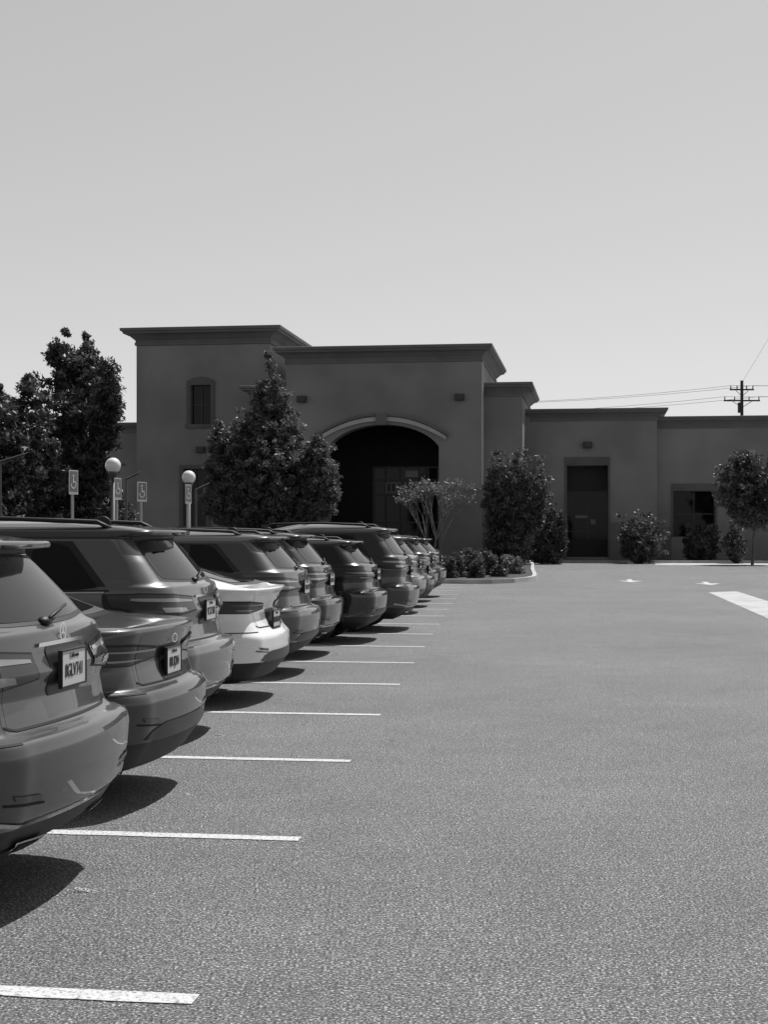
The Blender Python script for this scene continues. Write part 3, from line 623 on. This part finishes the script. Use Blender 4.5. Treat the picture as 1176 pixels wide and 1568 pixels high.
    patch(car,Gl2,[(s0+.3,l0+.022),(1.1,l0+.018),(1.45,l0+.020)],[(s0+.32,m-.03),(1.1,m-.024),(1.5,m-.02)],.0125,nu=22,nv=3)
    if style in('chrome','float'): patch(car,Gh,[(0,pl[1]+.028),(.45,pl[1]+.026)],[(0,pl[1]+.045),(.43,pl[1]+.043)],.012,nv=3)
    zb_=.785 if typ=='suv' else .72
    patch(car,Gs,[(0,zb_),(.9,zb_),(1.02,zb_+.02)],[(0,zb_+.010),(.9,zb_+.010),(1.02,zb_+.03)],.003,nv=2)
    if typ=='suv': patch(car,Gs,[(1.0,zb_),(1.012,zb_)],[(1.06,sc(1.20)),(1.072,sc(1.20))],.0115,nu=2,nv=24)
    else: patch(car,Gs,[(.98,zb_),(.992,zb_)],[(.98,1.02),(.992,1.02)],.0115,nu=2,nv=16)
    patch(car,Gs,[(1.1,zb_-.035),(1.9,zb_-.035)],[(1.1,zb_-.027),(1.9,zb_-.027)],.003,nv=2)
    patch(car,Gk,[(0,pl[0]-.03),(.33,pl[0]-.03),(.36,pl[0]-.0)],[(0,pl[1]+.025),(.31,pl[1]+.025),(.33,pl[1]+.01)],.003)
    if style!='plain':
        patch(car,Gh,[(0,.405),(1,.405),(1.75,.46)],[(0,.42),(1,.42),(1.75,.48)],.009,nv=2,nu=30)
        patch(car,Gh,[(.55,.262),(.92,.27)],[(.5,.325),(.95,.335)],.016)
        patch(car,Gs,[(.6,.272),(.88,.28)],[(.56,.313),(.9,.322)],.019)
    else:
        patch(car,Gk,[(0,.40),(.8,.40),(1.2,.42)],[(0,.50),(.7,.50),(1.05,.46)],.005,nv=4,nu=30)
    patch(car,Gs,[(.80,.485),(1.35,.51)],[(.80,.495),(1.35,.52)],.004,nv=2)
    patch(car,Gf,[(.84,.505),(1.22,.525)],[(.86,.53),(1.26,.55)],.006,nv=3)
    for xx in (1.32,2.2,3.22):
        patch(car,Gs,[(xx,.36),(xx+.01,.36)],[(xx+(0 if xx<3 else .05),sc(1.12)),(xx+.01+(0 if xx<3 else .05),sc(1.12))],.003,'side',2,20)
    patch(car,Gc,[(1.4,.42),(3.3,.42)],[(1.4,.47),(3.3,.47)],.006,'side',20,2)
    for xx in (1.42,2.3):
        for sd in (1,-1):
            zz=sc(1.0); p=car.pt(car.sx(xx,zz),zz); Gp.tube([(xx,sd*(p[1]-.01),zz),(xx+.03,sd*(p[1]+.035),zz),(xx+.17,sd*(p[1]+.035),zz),(xx+.2,sd*(p[1]-.01),zz)],.014,6)
    for sd in (1,-1):
        xm_=3.02; Gp.ball((xm_,sd*(W+.08),sc(1.14)),(.07,.12,.08),14,10); Gp.tube([(xm_,sd*(W-.1),sc(1.08)),(xm_,sd*(W+.05),sc(1.11))],.025,6)
    Gp.obj('mirrors_and_handles',pm,e,True)
    if typ=='suv':
        for sd in (1,-1):
            w_=.60*W/.95
            Gc.tube([(.72,sd*w_,H-.075),(.85,sd*w_,H-.015),(1.6,sd*w_,H+.012),(2.4,sd*w_,H-.005),(2.6,sd*w_,H-.055)],.017,8)
        zz=g0+.0; p=car.pt(0,zz); 
        Gc.ball((p[0]-.02,.05,zz-.005),(.03,.045,.022),12,8)
        q=car.pt(.8,zz+.03); Gc.tube([(p[0]-.045,.05,zz+.01),(q[0]-.03,-q[1]*.75,zz+.05)],.008,6)
        zz=sc(1.555); p=car.pt(0,zz); Gl.box(p[0]-.004,p[0]+.02,-.16,.16,zz-.010,zz+.006)
        patch(car,Gc,[(0,sc(1.515)),(1.3,sc(1.515))],[(0,sc(1.54)),(1.3,sc(1.54))],.003,nv=3)
    Gc.ball((1.0 if typ=='suv' else 1.75,0,H-.03),(.08,.018,.07),12,8)
    for G,nm,mt in ((Gg,'windows',cglass),(Gl,'tail_lamps',lens),(Gl2,'lamp_reflectors',lens2),(Gh,'bright_trim',chrome),(Gc,'black_trim',clad),(Gs,'panel_seams',seam_m),(Gk,'recess_panels',pocket_m),(Gf,'bumper_reflectors',refl)):
        if G.v: G.obj(nm,mt,e,True)
    zp=(pl[0]+pl[1])/2; xx=min(car.pt(0,pl[0]+(pl[1]-pl[0])*k/10)[0] for k in range(11))-.012
    G=Geo(); G.box(xx-.004,xx+.004,-.152,.152,zp-.076,zp+.076); G.obj('license_plate',plate_m,e)
    G=Geo(); 
    for (a,b_,c,d) in ((-.16,-.1525,-.084,.084),(.1525,.16,-.084,.084),(-.1525,.1525,-.084,-.0765),(-.1525,.1525,.0765,.084)): G.box(xx-.008,xx+.012,a,b_,zp+c,zp+d)
    G.obj('plate_frame',clad,e)
    text(plt,.085,xx-.006,0,zp-.012,platet,e,0,.001,.72); text('California',.03,xx-.006,0,zp+.055,platet,e,0,.001)
    zz=(pl[1]+.080) if typ=='suv' else (pl[1]+.06); p=car.pt(0,zz)
    G=Geo(); n=28; R0=.042
    for rr in (R0,R0-.008):
        for k in range(n): t=2*math.pi*k/n; G.v.append((p[0]-.014,rr*math.cos(t)*(1 if star else 1.3),zz+rr*math.sin(t)*(1 if star else .7)))
    for k in range(n): G.f.append((k,(k+1)%n,n+(k+1)%n,n+k))
    if star:
        for k in range(3):
            t=math.pi/2+2*math.pi*k/3; c,s_=math.cos(t),math.sin(t); G.quad((p[0]-.014,-.007*s_,zz+.007*c),(p[0]-.014,R0*.92*c,zz+R0*.92*s_),(p[0]-.014,.007*s_,zz-.007*c))
    G.obj('emblem',badge_m,e)
    if badge:
        q=car.pt(.78,zz); t_=text(badge,.055,q[0]-.026,q[1],zz-.003,badge_m,e,.1,.002); t_.matrix_local=t_.matrix_local@Matrix.Rotation(-.16,4,'Y')
    return e
RZ=math.pi+TH
P_dk=paint('paint_dark_grey_metallic',.06,.45,.4); P_md=paint('paint_mid_grey_metallic',.15,.5,.35); P_bk=paint('paint_black',.008,.1,.25); P_wh=paint('paint_white',.82,0,.35); P_ch=paint('paint_charcoal',.02,.4,.3); P_sl=paint('paint_silver',.3,.6,.33); P_rf=paint('paint_black_roof',.008,.1,.3); P_d2=paint('paint_slate',.04,.45,.38); P_d3=paint('paint_graphite',.08,.5,.38)
def cy(i): return 5.18+2.74*(i-.5)
cars=[ (1,-1.30,'suv',1.645,.945,P_dk,'chrome',None,'GLC300','8GLV741',(.56,.965,1.12),6.75),
 (2,-1.21,'sedan',1.45,.93,P_d2,'plain',None,'SE','8BUJ204',(.5,.85,.96),None),
 (3,-1.29,'suv',1.72,.93,P_md,'float',P_rf,'AWD','9CKT583',(.55,1.0,1.15),None),
 (4,-1.0,'fast',1.45,.925,P_wh,'plain',None,'LX','8WRN310',(.45,.87,.97),None),
 (5,-.80,'suv',1.66,.93,P_d3,'plain',None,'S','7PMD992',(.5,.98,1.12),None),
 (6,-.60,'suv',1.68,.93,P_ch,'chrome',None,'XLE','8SRA116',(.3,1.0,1.13),None),
 (7,0.02,'suv',1.58,.91,P_bk,'plain',None,'EX','9ABH457',(.5,.95,1.07),None),
 (8,.58,'suv',1.80,.96,P_d2,'chrome',None,'LTD','8KHD820',(.5,1.05,1.2),None),
 (10,.86,'suv',1.64,.93,P_sl,'plain',None,None,'8TTG125',None,None),
 (11,1.12,'sedan',1.45,.92,P_bk,'plain',None,None,'7HJU901',None,None),
 (12,1.30,'suv',1.6,.92,P_ch,'plain',None,None,'8PLO336',None,None),
 (13,1.62,'suv',1.58,.92,P_bk,'plain',None,None,'9DFE772',None,None)]
for (i,X,typ,H,W_,pm,st,roof,badge,plt,lampz,yy) in cars:
    build_car(typ,H,W_,pm,st,(X,yy or cy(i),0),RZ+RNG.uniform(-.012,.012),near=i<7,roof=roof,badge=badge,plt=plt,lamp=lampz,star=(i==1))
G=Geo(); r=random.Random(2)
for px,py in ((845,1312),(600,1135),(705,1530),(1110,1330),(450,1317),(640,1358),(235,1395)):
    X,Y=GP(px,py); a=r.uniform(0,6.3); s_=.014; c,s2=math.cos(a)*s_,math.sin(a)*s_
    G.quad((X-c,Y-s2,.006),(X+s2*.4,Y-c*.4,.009),(X+c,Y+s2,.007),(X-s2*.4,Y+c*.4,.012))
G.obj('leaf_litter',plain('dry_leaf',.35,.8))
